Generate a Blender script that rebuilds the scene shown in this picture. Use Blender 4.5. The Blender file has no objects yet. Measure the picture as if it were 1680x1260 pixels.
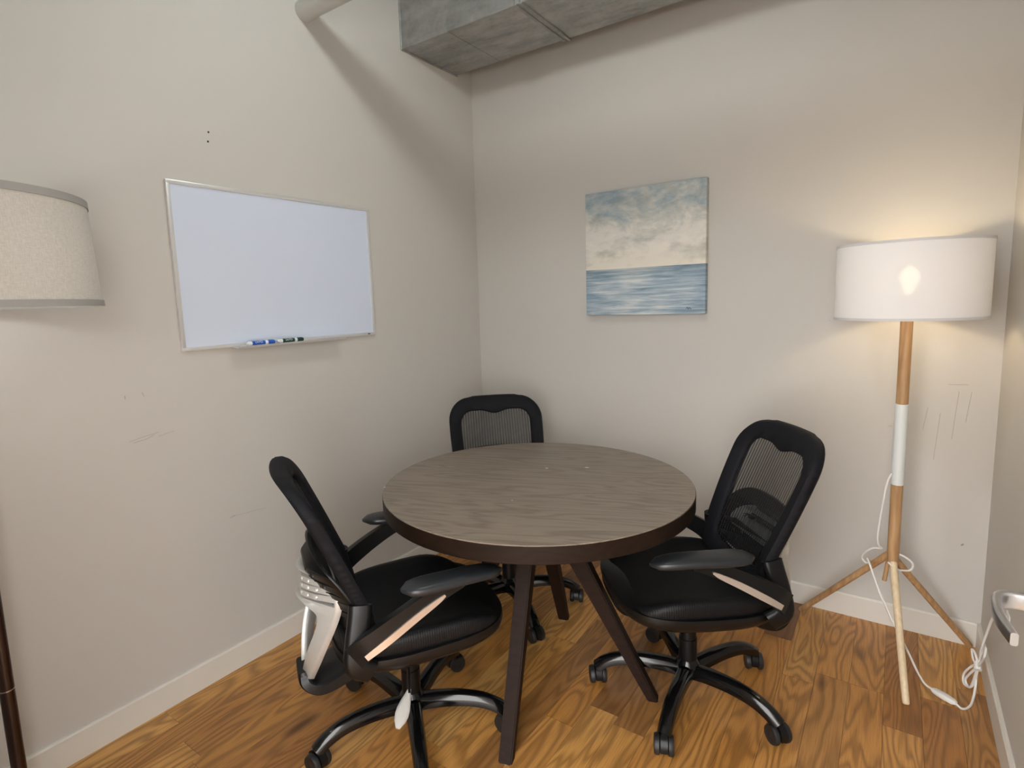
import bpy, bmesh, math, random
from mathutils import Vector, Matrix
from math import sin, cos, pi, radians

# ------------------------------------------------------------------ camera, world, exposure
scene = bpy.context.scene
COL = scene.collection
yaw, pitch, roll = -0.6189, 0.1278, -0.0327
fwd = Vector((sin(yaw) * cos(pitch), cos(yaw) * cos(pitch), -sin(pitch)))
rt0 = Vector((cos(yaw), -sin(yaw), 0))
up0 = rt0.cross(fwd)
rt = cos(roll) * rt0 + sin(roll) * up0
up = -sin(roll) * rt0 + cos(roll) * up0
cam_data = bpy.data.cameras.new('camera')
cam = bpy.data.objects.new('camera', cam_data)
COL.objects.link(cam)
cam.matrix_world = Matrix(((rt.x, up.x, -fwd.x, 2.0962), (rt.y, up.y, -fwd.y, -2.7799),
                           (rt.z, up.z, -fwd.z, 1.4247), (0, 0, 0, 1)))
cam_data.sensor_width = 36.0
cam_data.lens = 925.53 / 1680 * 36.0
cam_data.shift_x = (840 - 814.83) / 1680
cam_data.shift_y = -(630 - 612.34) / 1680
cam_data.clip_start = 0.02
scene.camera = cam

world = bpy.data.worlds.new('corridor_light')
scene.world = world
world.use_nodes = True
world.node_tree.nodes['Background'].inputs[0].default_value = (1.0, 0.985, 0.955, 1)
world.node_tree.nodes['Background'].inputs[1].default_value = 7.0

vs = scene.view_settings
vs.view_transform = 'Standard'
vs.look = 'None'
vs.gamma = 1.0
vs.use_curve_mapping = False
vs.exposure = 0.44

CEIL_W, RIGHT_W, LEFT_W = 15.5, 20.0, 18.0     # lamp powers (watts)

def add_point(name, loc, power, col, radius, parent=None):
    l = bpy.data.lights.new(name, 'POINT')
    l.energy = power
    l.color = col
    l.shadow_soft_size = radius
    o = bpy.data.objects.new(name, l)
    COL.objects.link(o)
    o.location = loc
    if parent: o.parent = parent
    return o

# ------------------------------------------------------------------ materials
def lin(r, g, b):
    f = lambda c: ((c / 255 + 0.055) / 1.055) ** 2.4 if c > 10 else c / 255 / 12.92
    return (f(r), f(g), f(b), 1)

class N:
    """tiny node-graph helper"""
    def __init__(s, name):
        s.m = bpy.data.materials.new(name)
        s.m.use_nodes = True
        s.t = s.m.node_tree
        s.b = s.t.nodes['Principled BSDF']
        s.out = s.t.nodes['Material Output']
    def n(s, typ, **kw):
        nd = s.t.nodes.new(typ)
        for k, v in kw.items():
            if k.startswith('i_'):
                k = k[2:]
                nd.inputs[int(k) if k.isdigit() else k.replace('_', ' ')].default_value = v
            else:
                setattr(nd, k, v)
        return nd
    def l(s, a, b): s.t.links.new(a, b)
    def math(s, op, a, b=None, c=None, clamp=False):
        nd = s.n('ShaderNodeMath', operation=op, use_clamp=clamp)
        for i, v in enumerate((a, b, c)):
            if v is None: continue
            if isinstance(v, (int, float)): nd.inputs[i].default_value = v
            else: s.l(v, nd.inputs[i])
        return nd.outputs[0]
    def mix(s, f, a, b):
        nd = s.n('ShaderNodeMix', data_type='RGBA')
        for i, v in ((0, f), (6, a), (7, b)):
            if isinstance(v, (int, float, tuple)): nd.inputs[i].default_value = v
            else: s.l(v, nd.inputs[i])
        return nd.outputs[2]
    def ramp(s, fac, stops):
        nd = s.n('ShaderNodeValToRGB')
        e = nd.color_ramp.elements
        while len(e) < len(stops): e.new(0.5)
        for i, (p, c) in enumerate(stops):
            e[i].position = p
            e[i].color = c
        s.l(fac, nd.inputs[0])
        return nd.outputs[0]
    def noise(s, vec, scale, detail=4, rough=0.5, dist=0.0):
        nd = s.n('ShaderNodeTexNoise', i_Scale=scale, i_Detail=detail, i_Roughness=rough, i_Distortion=dist)
        if vec is not None: s.l(vec, nd.inputs['Vector'])
        return nd.outputs[0]
    def mapping(s, vec, scale=(1, 1, 1), rot=(0, 0, 0), loc=(0, 0, 0)):
        nd = s.n('ShaderNodeMapping')
        nd.inputs['Scale'].default_value = scale
        nd.inputs['Rotation'].default_value = rot
        nd.inputs['Location'].default_value = loc
        s.l(vec, nd.inputs['Vector'])
        return nd.outputs[0]
    def pos(s): return s.n('ShaderNodeNewGeometry').outputs['Position']
    def obj(s): return s.n('ShaderNodeTexCoord').outputs['Object']
    def bump(s, h, strength, dist):
        nd = s.n('ShaderNodeBump', i_Strength=strength, i_Distance=dist)
        s.l(h, nd.inputs['Height'])
        s.l(nd.outputs[0], s.b.inputs['Normal'])
    def set(s, **kw):
        for k, v in kw.items():
            s.b.inputs[k.replace('_', ' ')].default_value = v
        return s

def plain(name, col, rough=0.5, metal=0.0, spec=0.5, grain=0.0, gscale=60):
    g = N(name).set(Base_Color=col, Roughness=rough, Metallic=metal)
    g.b.inputs['Specular IOR Level'].default_value = spec
    nz = g.noise(g.obj(), gscale, 3)
    lo = tuple(c * (1 - grain) for c in col[:3]) + (1,)
    hi = tuple(min(1, c * (1 + grain)) for c in col[:3]) + (1,)
    g.l(g.mix(nz, lo, hi), g.b.inputs['Base Color'])
    return g.m

def wall_material(name, col):
    g = N(name).set(Roughness=0.6)
    g.b.inputs['Specular IOR Level'].default_value = 0.35
    p = g.pos()
    big = g.noise(p, 1.3, 3)
    c = g.mix(big, tuple(v * 0.965 for v in col[:3]) + (1,), tuple(v * 1.03 for v in col[:3]) + (1,))
    g.l(c, g.b.inputs['Base Color'])
    g.bump(g.noise(p, 260, 3), 0.12, 0.002)
    return g.m

M = {}
WALLC = (0.585, 0.56, 0.525, 1)
M['wall'] = wall_material('wall_paint', WALLC)
M['ceiling'] = wall_material('ceiling_paint', (0.34, 0.34, 0.335, 1))
M['trim'] = plain('trim_paint', (0.72, 0.69, 0.64, 1), 0.35, grain=0.03, gscale=8)
M['door'] = plain('door_paint', (0.72, 0.70, 0.67, 1), 0.35, grain=0.02, gscale=8)
M['subfloor'] = plain('subfloor', (0.03, 0.018, 0.01, 1), 0.9)

def plank_material():
    g = N('oak_plank').set(Roughness=0.34)
    info = g.n('ShaderNodeObjectInfo')
    rnd = info.outputs['Random']
    off = g.n('ShaderNodeCombineXYZ')
    g.l(g.math('MULTIPLY', rnd, 91.0), off.inputs[0])
    g.l(g.math('MULTIPLY', rnd, 37.0), off.inputs[1])
    add = g.n('ShaderNodeVectorMath', operation='ADD')
    g.l(g.pos(), add.inputs[0]); g.l(off.outputs[0], add.inputs[1])
    v = g.mapping(add.outputs[0], scale=(7.5, 1.15, 1))
    base = g.noise(v, 1.0, 2, 0.45, 0.35)
    rings = g.math('SINE', g.math('MULTIPLY', base, 95.0))
    rings = g.math('MULTIPLY_ADD', rings, 0.5, 0.5)
    rings = g.math('POWER', rings, 1.6)
    fine = g.noise(g.mapping(add.outputs[0], scale=(260, 9, 1)), 1.0, 3, 0.6)
    tone = g.ramp(rnd, [(0.0, lin(112, 74, 46)), (0.12, lin(206, 150, 84)), (0.4, lin(190, 132, 66)),
                        (0.6, lin(222, 168, 96)), (0.8, lin(170, 114, 58)), (1.0, lin(226, 178, 106))])
    dark = g.mix(0.62, tone, lin(96, 58, 24))
    c = g.mix(g.math('MULTIPLY', rings, 0.80), tone, dark)
    c = g.mix(g.math('MULTIPLY', g.math('SUBTRACT', fine, 0.45, clamp=True), 1.3, clamp=True), c, lin(96, 58, 28))
    knot = g.noise(g.mapping(add.outputs[0], scale=(9, 3.2, 1)), 1.0, 1)
    kf = g.math('MULTIPLY', g.math('SUBTRACT', knot, 0.72, clamp=True), 7.0, clamp=True)
    c = g.mix(kf, c, lin(62, 32, 14))
    g.l(c, g.b.inputs['Base Color'])
    g.l(g.math('MULTIPLY_ADD', fine, 0.2, 0.24), g.b.inputs['Roughness'])
    g.bump(rings, 0.06, 0.001)
    return g.m
M['plank'] = plank_material()

def table_wood(name, tone, dark, light, ang, rough, spec=0.5):
    g = N(name).set(Roughness=rough)
    g.b.inputs['Specular IOR Level'].default_value = spec
    v0 = g.mapping(g.obj(), rot=(0, 0, -ang))
    v = g.mapping(v0, scale=(0.9, 6.5, 6.5))
    base = g.noise(v, 1.25, 2, 0.5, 0.3)
    rings = g.math('MULTIPLY_ADD', g.math('SINE', g.math('MULTIPLY', base, 85.0)), 0.5, 0.5)
    fine = g.noise(g.mapping(v0, scale=(7, 170, 170)), 1.0, 4, 0.65)
    c = g.mix(g.math('MULTIPLY', g.math('POWER', rings, 2.0), 0.62), tone, dark)
    c = g.mix(g.math('MULTIPLY', g.math('SUBTRACT', fine, 0.52, clamp=True), 2.6, clamp=True), c, light)
    g.l(c, g.b.inputs['Base Color'])
    g.l(g.math('MULTIPLY_ADD', fine, 0.15, rough - 0.05), g.b.inputs['Roughness'])
    g.bump(g.math('ADD', rings, fine), 0.1, 0.0006)
    return g.m
M['tabletop'] = table_wood('dark_oak_veneer', lin(132, 119, 106), lin(98, 86, 75), lin(166, 152, 137), radians(20), 0.38)
M['tableedge'] = table_wood('dark_stained_edge', lin(32, 21, 14), lin(24, 15, 10), lin(42, 29, 20), radians(20), 0.5, 0.18)
M['tableleg'] = table_wood('dark_stained_leg', lin(36, 23, 17), lin(27, 17, 13), lin(46, 32, 25), 0, 0.55, 0.15)
M['chip'] = plain('pale_chipped_core', lin(225, 218, 205), 0.6)

M['plastic'] = plain('black_plastic', (0.0045, 0.0045, 0.005, 1), 0.36, spec=0.35, grain=0.2, gscale=180)
M['gloss'] = plain('glossy_black_plastic', (0.004, 0.004, 0.0045, 1), 0.14, spec=0.5)
M['pad'] = plain('arm_pad_rubber', (0.016, 0.018, 0.021, 1), 0.36, grain=0.15, gscale=200)
M['rubber'] = plain('wheel_rubber', (0.012, 0.012, 0.013, 1), 0.5)
M['silver'] = plain('silver_plastic', (0.56, 0.55, 0.53, 1), 0.32, 0.35, grain=0.04)
M['accent'] = plain('warm_silver_strip', (0.62, 0.53, 0.46, 1), 0.28, 0.6, grain=0.05)
M['steel'] = plain('brushed_steel', (0.62, 0.62, 0.63, 1), 0.28, 1.0, grain=0.04)
M['alu'] = plain('aluminium', (0.74, 0.74, 0.74, 1), 0.35, 0.5, grain=0.03)
M['whiteplastic'] = plain('white_plastic', (0.78, 0.77, 0.75, 1), 0.4)
M['markwhite'] = plain('marker_white', (0.82, 0.84, 0.84, 1), 0.35)
M['markblue'] = plain('marker_blue', lin(38, 92, 185), 0.4)
M['markgreen'] = plain('marker_green', lin(12, 62, 52), 0.4)
M['ink'] = plain('dark_ink', (0.03, 0.035, 0.05, 1), 0.6)
M['scuff'] = plain('grey_scuff', (0.43, 0.40, 0.37, 1), 0.7)
M['hole'] = plain('screw_hole_dark', (0.03, 0.03, 0.03, 1), 0.9)
M['pipe'] = plain('pipe_paint', (0.56, 0.555, 0.53, 1), 0.5, grain=0.02)
M['cord'] = plain('white_cord', (0.80, 0.78, 0.76, 1), 0.4)
M['felt'] = plain('pale_foot_glide', (0.6, 0.58, 0.55, 1), 0.7)

def fabric(name, col, rough, stripes, rot=False):
    g = N(name).set(Roughness=rough)
    g.b.inputs['Specular IOR Level'].default_value = 0.22
    o = g.obj()
    w = g.n('ShaderNodeTexWave', i_Scale=stripes, bands_direction='X' if rot else 'Y')
    g.l(o, w.inputs['Vector'])
    c = g.mix(w.outputs['Fac'], tuple(v * 0.55 for v in col[:3]) + (1,), tuple(v * 1.5 for v in col[:3]) + (1,))
    g.l(c, g.b.inputs['Base Color'])
    g.bump(w.outputs['Fac'], 0.25, 0.001)
    return g.m
M['fabric'] = fabric('black_fabric', (0.0055, 0.0055, 0.008, 1), 0.7, 150)
M['seatmesh'] = fabric('black_seat_mesh', (0.006, 0.006, 0.007, 1), 0.5, 45, True)

def mesh_material():
    # woven netting: vertical threads with open gaps between them
    g = N('black_netting').set(Base_Color=(0.012, 0.012, 0.013, 1), Roughness=0.6)
    w = g.n('ShaderNodeTexWave', i_Scale=24.0, bands_direction='Y', wave_profile='SIN')
    g.l(g.obj(), w.inputs['Vector'])
    fac = g.math('MULTIPLY_ADD', w.outputs['Fac'], 0.44, 0.47, clamp=True)
    tr = g.n('ShaderNodeBsdfTransparent')
    mx = g.n('ShaderNodeMixShader')
    g.l(fac, mx.inputs[0]); g.l(tr.outputs[0], mx.inputs[1]); g.l(g.b.outputs[0], mx.inputs[2])
    g.l(mx.outputs[0], g.out.inputs[0])
    return g.m
M['net'] = mesh_material()

def pole_wood(name, a, b, rough, sc=1.0):
    g = N(name).set(Roughness=rough)
    v = g.mapping(g.obj(), scale=(60 * sc, 60 * sc, 4 * sc))
    n1 = g.noise(v, 1.0, 4, 0.6)
    g.l(g.ramp(n1, [(0.3, a), (0.7, b)]), g.b.inputs['Base Color'])
    return g.m
M['lampwood'] = pole_wood('lamp_oak', lin(156, 116, 76), lin(200, 162, 118), 0.45)
M['lampwood_pale'] = pole_wood('lamp_pale_beech', lin(212, 188, 154), lin(232, 212, 180), 0.45)
M['lampwhite'] = plain('lamp_white_paint', (0.74, 0.77, 0.77, 1), 0.35)
M['espresso'] = pole_wood('espresso_wood', lin(30, 14, 11), lin(44, 22, 17), 0.3)
M['brass'] = plain('pole_ring_metal', (0.55, 0.5, 0.46, 1), 0.3, 0.9)

def shade_material(name, col, transl, sc, contrast, clear):
    g = N(name).set(Roughness=0.85)
    g.b.inputs['Specular IOR Level'].default_value = 0.1
    o = g.obj()
    wa = g.noise(g.mapping(o, scale=(1, 1, 9)), sc, 3, 0.6)
    wb = g.noise(g.mapping(o, scale=(6, 6, 0.9)), sc, 3, 0.6)
    wv = g.math('MULTIPLY', g.math('ADD', wa, wb), 0.5)
    f = g.math('MULTIPLY_ADD', g.math('SUBTRACT', wv, 0.5), contrast * 4, 0.5, clamp=True)
    c = g.mix(f, tuple(v * (1 - contrast) for v in col[:3]) + (1,), col)
    g.l(c, g.b.inputs['Base Color'])
    tl = g.n('ShaderNodeBsdfTranslucent')
    g.l(c, tl.inputs['Color'])
    mx = g.n('ShaderNodeMixShader'); mx.inputs[0].default_value = transl
    g.l(g.b.outputs[0], mx.inputs[1]); g.l(tl.outputs[0], mx.inputs[2])
    tp = g.n('ShaderNodeBsdfTransparent')
    m2 = g.n('ShaderNodeMixShader')
    g.l(g.math('MULTIPLY', f, clear * 2), m2.inputs[0])
    g.l(mx.outputs[0], m2.inputs[1]); g.l(tp.outputs[0], m2.inputs[2])
    g.l(m2.outputs[0], g.out.inputs[0])
    return g.m
M['shade_white'] = shade_material('white_linen_shade', (0.84, 0.835, 0.86, 1), 0.09, 60, 0.06, 0.006)
M['shade_linen'] = shade_material('oatmeal_linen_shade', (0.68, 0.64, 0.585, 1), 0.22, 90, 0.42, 0.0)
M['shade_trim'] = plain('shade_trim_tape', (0.32, 0.31, 0.295, 1), 0.8)
M['shade_hem'] = plain('shade_white_hem', (0.66, 0.65, 0.66, 1), 0.8)

def glow(name, col, s):
    g = N(name)
    e = g.n('ShaderNodeEmission')
    e.inputs[0].default_value = col
    e.inputs[1].default_value = s
    g.l(e.outputs[0], g.out.inputs[0])
    return g.m
M['bulb_warm'] = glow('warm_bulb_glass', (1.0, 0.78, 0.48, 1), 30.0)
M['bulb_cool'] = glow('neutral_bulb_glass', (1.0, 0.95, 0.88, 1), 20.0)
M['bulb_ceiling'] = glow('ceiling_diffuser', (1.0, 0.97, 0.93, 1), 10.0)

def duct_material():
    g = N('galvanised_steel').set(Roughness=0.42, Metallic=0.75)
    p = g.pos()
    n1 = g.noise(p, 6, 5, 0.6, 0.8)
    n2 = g.noise(g.mapping(p, scale=(2, 8, 8)), 3, 3)
    vor = g.n('ShaderNodeTexVoronoi', i_Scale=45.0)
    g.l(p, vor.inputs['Vector'])
    f = g.math('MULTIPLY_ADD', vor.outputs['Distance'], 0.10, g.math('MULTIPLY', g.math('ADD', n1, n2), 0.48))
    g.l(g.ramp(f, [(0.30, (0.24, 0.245, 0.235, 1)), (0.52, (0.40, 0.405, 0.395, 1)), (0.70, (0.52, 0.525, 0.52, 1))]), g.b.inputs['Base Color'])
    g.l(g.math('MULTIPLY_ADD', n1, 0.3, 0.3), g.b.inputs['Roughness'])
    g.bump(g.noise(p, 5, 3), 0.25, 0.01)
    return g.m
M['duct'] = duct_material()
M['duct_dark'] = plain('duct_joint_steel', (0.36, 0.36, 0.35, 1), 0.45, 0.7, grain=0.3, gscale=30)

def board_material():
    g = N('whiteboard_enamel').set(Roughness=0.28)
    nz = g.noise(g.obj(), 2.2, 3)
    g.l(g.mix(nz, (0.64, 0.71, 0.85, 1), (0.67, 0.74, 0.88, 1)), g.b.inputs['Base Color'])
    return g.m
M['board'] = board_material()

def painting_material():
    g = N('seascape_paint').set(Roughness=0.55)
    o = g.obj()
    sep = g.n('ShaderNodeSeparateXYZ'); g.l(o, sep.inputs[0])
    x, z = sep.outputs[0], sep.outputs[2]          # x 0..0.61, z 0..0.62
    # sky with cloud banks
    v = g.mapping(o, scale=(1.0, 1.0, 1.7))
    cl = g.noise(v, 5.2, 7, 0.6, 0.8)
    br = g.noise(g.mapping(o, scale=(1, 1, 2.2), rot=(0, radians(25), 0)), 24, 4, 0.65)
    high = g.math('MULTIPLY', g.math('SUBTRACT', z, 0.40), 1.3)
    f = g.math('ADD', g.math('SUBTRACT', cl, high), g.math('MULTIPLY', g.math('SUBTRACT', br, 0.5), 0.35))
    sky = g.ramp(f, [(0.14, lin(140, 158, 170)), (0.27, lin(170, 181, 184)), (0.38, lin(194, 196, 190)),
                     (0.50, lin(216, 213, 205)), (0.66, lin(228, 222, 212))])
    low = g.math('MULTIPLY', g.math('SUBTRACT', 0.34, z, clamp=True), 6.0, clamp=True)
    sky = g.mix(g.math('MULTIPLY', low, g.math('MULTIPLY', br, 1.0)), sky, lin(224, 212, 186))
    grey = g.noise(g.mapping(o, scale=(1, 1, 2)), 9, 4)
    sky = g.mix(g.math('MULTIPLY', g.math('SUBTRACT', grey, 0.50, clamp=True), 2.6, clamp=True), sky, lin(158, 158, 148))
    # sea with horizontal strokes
    st = g.noise(g.mapping(o, scale=(3.2, 1, 46)), 1.6, 5, 0.6, 0.4)
    sh = g.noise(g.mapping(o, scale=(1, 1, 1.5)), 4.0, 2)
    # sunlit path left of the middle
    px = g.math('ABSOLUTE', g.math('SUBTRACT', x, 0.22))
    path = g.math('SUBTRACT', 0.5, g.math('MULTIPLY', px, 1.9))
    fs = g.math('ADD', st, g.math('MULTIPLY', path, 0.22))
    fs = g.math('ADD', fs, g.math('MULTIPLY', g.math('SUBTRACT', sh, 0.5), 0.3))
    sea = g.ramp(fs, [(0.28, lin(102, 124, 142)), (0.42, lin(134, 156, 174)), (0.55, lin(164, 180, 192)), (0.74, lin(212, 216, 214))])
    dk = g.math('MULTIPLY', g.math('SUBTRACT', z, 0.170, clamp=True), 14.0, clamp=True)
    sea = g.mix(g.math('MULTIPLY', dk, 0.45), sea, lin(92, 112, 120))
    hz = g.math('GREATER_THAN', z, 0.234)
    c = g.mix(hz, sea, sky)
    gl = g.math('SUBTRACT', 1.0, g.math('MULTIPLY', g.math('ABSOLUTE', g.math('SUBTRACT', z, 0.238)), 60.0), clamp=True)
    gx = g.math('SUBTRACT', 1.0, g.math('MULTIPLY', px, 5.0), clamp=True)
    c = g.mix(g.math('MULTIPLY', g.math('MULTIPLY', gl, gx), 0.8), c, lin(232, 226, 214))
    g.l(c, g.b.inputs['Base Color'])
    g.bump(br, 0.25, 0.002)
    return g.m
M['painting'] = painting_material()

# ------------------------------------------------------------------ mesh helpers
def link_mesh(name, me, mat=None, parent=None, kind=None):
    o = bpy.data.objects.new(name, me)
    COL.objects.link(o)
    if mat is not None and not me.materials:
        me.materials.append(M[mat] if isinstance(mat, str) else mat)
    if parent is not None: o.parent = parent
    if kind: o['kind'] = kind
    return o

def finish(bm, name, smooth=35):
    bmesh.ops.recalc_face_normals(bm, faces=bm.faces[:])
    me = bpy.data.meshes.new(name)
    bm.to_mesh(me)
    bm.free()
    if smooth:
        me.shade_smooth()
        me.set_sharp_from_angle(angle=radians(smooth))
    return me

def tag(o, label, cat, group=None):
    o['label'] = label
    o['category'] = cat
    if group: o['group'] = group
    return o

def empty(name, loc=(0, 0, 0), rz=0.0):
    o = bpy.data.objects.new(name, None)
    o.empty_display_size = 0.1
    COL.objects.link(o)
    o.location = loc
    o.rotation_euler = (0, 0, rz)
    return o

def bm_box(bm, lo, hi, bevel=0.0, seg=2, mat=None):
    r = bmesh.ops.create_cube(bm, size=1.0)
    vs_ = r['verts']
    for v in vs_:
        v.co = Vector([lo[i] + (v.co[i] + 0.5) * (hi[i] - lo[i]) for i in range(3)])
        if mat is not None: v.co = mat @ v.co
    if bevel:
        es = list({e for v in vs_ for e in v.link_edges})
        bmesh.ops.bevel(bm, geom=es, offset=bevel, segments=seg, affect='EDGES', profile=0.6)

def box_mesh(name, lo, hi, bevel=0.0, seg=2):
    bm = bmesh.new()
    bm_box(bm, lo, hi, bevel, seg)
    return finish(bm, name)

def loft(bm, rings, cap=True, closed=False):
    """rings: list of equal-length closed loops of points"""
    vr = [[bm.verts.new(p) for p in r] for r in rings]
    n = len(rings[0])
    m = len(vr)
    for i in range(m if closed else m - 1):
        a, b = vr[i], vr[(i + 1) % m]
        for j in range(n):
            bm.faces.new((a[j], a[(j + 1) % n], b[(j + 1) % n], b[j]))
    if cap and not closed:
        bm.faces.new(vr[0][::-1])
        bm.faces.new(vr[-1])
    return vr

def lathe(bm, prof, seg=32, origin=(0, 0, 0), cap=True):
    o = Vector(origin)
    rings = [[o + Vector((r * cos(2 * pi * k / seg), r * sin(2 * pi * k / seg), z)) for k in range(seg)] for r, z in prof]
    loft(bm, rings, cap)

def lathe_mesh(name, prof, seg=32, cap=True, smooth=35):
    bm = bmesh.new()
    lathe(bm, prof, seg, cap=cap)
    return finish(bm, name, smooth)

def catmull(pts, per=6):
    P = [Vector(p) for p in pts]
    P = [2 * P[0] - P[1]] + P + [2 * P[-1] - P[-2]]
    out = []
    for i in range(1, len(P) - 2):
        for k in range(per):
            t = k / per
            a, b, c, d = P[i - 1], P[i], P[i + 1], P[i + 2]
            out.append(0.5 * ((2 * b) + (c - a) * t + (2 * a - 5 * b + 4 * c - d) * t * t + (3 * b - a - 3 * c + d) * t ** 3))
    out.append(P[-2])
    return out

def tube(bm, pts, rad, seg=8, cap=True):
    pts = [Vector(p) for p in pts]
    n = len(pts)
    rads = rad if isinstance(rad, (list, tuple)) else [rad] * n
    t0 = (pts[1] - pts[0]).normalized()
    ref = Vector((0, 0, 1)) if abs(t0.z) < 0.9 else Vector((1, 0, 0))
    nrm = (ref - t0 * ref.dot(t0)).normalized()
    rings = []
    for i in range(n):
        t = (pts[min(i + 1, n - 1)] - pts[max(i - 1, 0)])
        t = t.normalized() if t.length > 1e-9 else t0
        nrm = (nrm - t * nrm.dot(t))
        nrm = nrm.normalized() if nrm.length > 1e-6 else t.orthogonal().normalized()
        b = t.cross(nrm)
        rings.append([pts[i] + rads[i] * (cos(2 * pi * k / seg) * nrm + sin(2 * pi * k / seg) * b) for k in range(seg)])
    loft(bm, rings, cap)

def tube_mesh(name, pts, rad, seg=8):
    bm = bmesh.new()
    tube(bm, pts, rad, seg)
    return finish(bm, name, 50)

def sweep(bm, pts, section, upv, sizes=None):
    """sweep a 2-d section (side, up) along pts; upv fixed reference"""
    pts = [Vector(p) for p in pts]
    n = len(pts)
    rings = []
    for i in range(n):
        t = (pts[min(i + 1, n - 1)] - pts[max(i - 1, 0)]).normalized()
        u = Vector(upv)
        side = t.cross(u).normalized()
        u = side.cross(t).normalized()
        sx, sy = sizes[i] if sizes else (1, 1)
        rings.append([pts[i] + side * (a * sx) + u * (b * sy) for a, b in section])
    loft(bm, rings, True)

def rrect(w, h, r, seg=3):
    out = []
    for cx, cy, a0 in ((w / 2 - r, h / 2 - r, 0), (-w / 2 + r, h / 2 - r, 90), (-w / 2 + r, -h / 2 + r, 180), (w / 2 - r, -h / 2 + r, 270)):
        for k in range(seg + 1):
            a = radians(a0 + 90 * k / seg)
            out.append((cx + r * cos(a), cy + r * sin(a)))
    return out

def plate(name, outer, holes, thick, warp=None, bevel=0.0):
    """flat plate with holes in local (a,b) extruded by thick, then warped"""
    cu = bpy.data.curves.new(name, 'CURVE')
    cu.dimensions = '2D'
    cu.fill_mode = 'BOTH'
    cu.extrude = thick / 2
    cu.bevel_depth = bevel
    cu.bevel_resolution = 1
    for loop in [outer] + holes:
        sp = cu.splines.new('POLY')
        sp.points.add(len(loop) - 1)
        for p, (a, b) in zip(sp.points, loop): p.co = (a, b, 0, 1)
        sp.use_cyclic_u = True
    ob = bpy.data.objects.new(name, cu)
    COL.objects.link(ob)
    dg = bpy.context.evaluated_depsgraph_get()
    me = bpy.data.meshes.new_from_object(ob.evaluated_get(dg))
    bpy.data.objects.remove(ob)
    bpy.data.curves.remove(cu)
    if warp:
        # subdivide so the plate can follow the curve
        bm = bmesh.new(); bm.from_mesh(me)
        bmesh.ops.remove_doubles(bm, verts=bm.verts[:], dist=1e-5)
        bmesh.ops.triangulate(bm, faces=[f for f in bm.faces if len(f.verts) > 4])
        for v in bm.verts: v.co = warp(v.co)
        bmesh.ops.recalc_face_normals(bm, faces=bm.faces[:])
        bm.to_mesh(me); bm.free()
    me.materials.clear()
    me.shade_smooth()
    me.set_sharp_from_angle(angle=radians(35))
    return me

# ------------------------------------------------------------------ room shell
W, YF, ZC, T = 2.4222, -2.76, 3.05, 0.10
BB = 0.098
def structure(name, lo, hi, mat, parent=None):
    o = link_mesh(name, box_mesh(name, lo, hi), mat, parent)
    if parent is None: o['kind'] = 'structure'
    return o
wall_left = structure('wall_left', (-T, YF - T, 0), (0, T, ZC), 'wall')
wall_back = structure('wall_back', (0, 0, 0), (W, T, ZC), 'wall')
wall_right = structure('wall_right', (W, YF - T, 0), (W + T, T, ZC), 'wall')
# front wall with the door opening the camera stands in
bm = bmesh.new()
bm_box(bm, (0, YF - T, 0), (1.38, YF, ZC))
bm_box(bm, (2.33, YF - T, 0), (W, YF, ZC))
bm_box(bm, (1.38, YF - T, 2.10), (2.33, YF, ZC))
wf = link_mesh('wall_front', finish(bm, 'wall_front'), 'wall', kind='structure')
ceiling = structure('ceiling', (-T, YF - T, ZC), (W + T, T, ZC + 0.1), 'ceiling')
floor = structure('floor', (-T - 2.0, YF - 5.0, -0.10), (W + T + 2.0, T, -0.012), 'subfloor')

# oak planks, every one its own piece
rng = random.Random(11)
unit = box_mesh('plank', (0, 0, -1), (1, 1, 0))
PW, GAP = 0.1055, 0.0009
x = 2.12 - PW * 21
while x < W:
    x0, x1 = max(x, 0.0), min(x + PW, W)
    if x1 - x0 > 0.004:
        cuts = [0.0]
        y = -rng.uniform(0.15, 0.9)
        if abs(x - 2.015) < 0.03: y = -0.516
        if abs(x - 2.12) < 0.03: y = -0.69
        while y > YF - 0.85:
            cuts.append(y)
            y -= rng.uniform(0.45, 1.15)
        cuts.append(YF - 0.9)
        for a, b in zip(cuts[:-1], cuts[1:]):
            p = link_mesh('plank', unit, 'plank', floor)
            p.location = (x0 + GAP / 2, b + GAP / 2, 0.0)
            p.scale = (x1 - x0 - GAP, a - b - GAP, 0.0118)
    x += PW

def baseboard(name, lo, hi, axis):
    bm = bmesh.new()
    t = 0.012
    # profile: flat face with eased top
    prof = [(0, 0), (t, 0), (t, BB - 0.006), (t - 0.004, BB), (0, BB)]
    if axis == 'left':
        rings = [[(p[0], y_, p[1]) for p in prof] for y_ in (lo, hi)]
    elif axis == 'right':
        rings = [[(W - p[0], y_, p[1]) for p in prof] for y_ in (lo, hi)]
    else:
        rings = [[(x_, -p[0], p[1]) for p in prof] for x_ in (lo, hi)]
    loft(bm, [[Vector(q) for q in r] for r in rings])
    o = link_mesh(name, finish(bm, name, 20), 'trim', kind='structure')
    return o
baseboard('baseboard_left', YF, 0, 'left')
baseboard('baseboard_back', 0.012, W - 0.012, 'back')
baseboard('baseboard_right', YF, 0, 'right')

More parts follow.
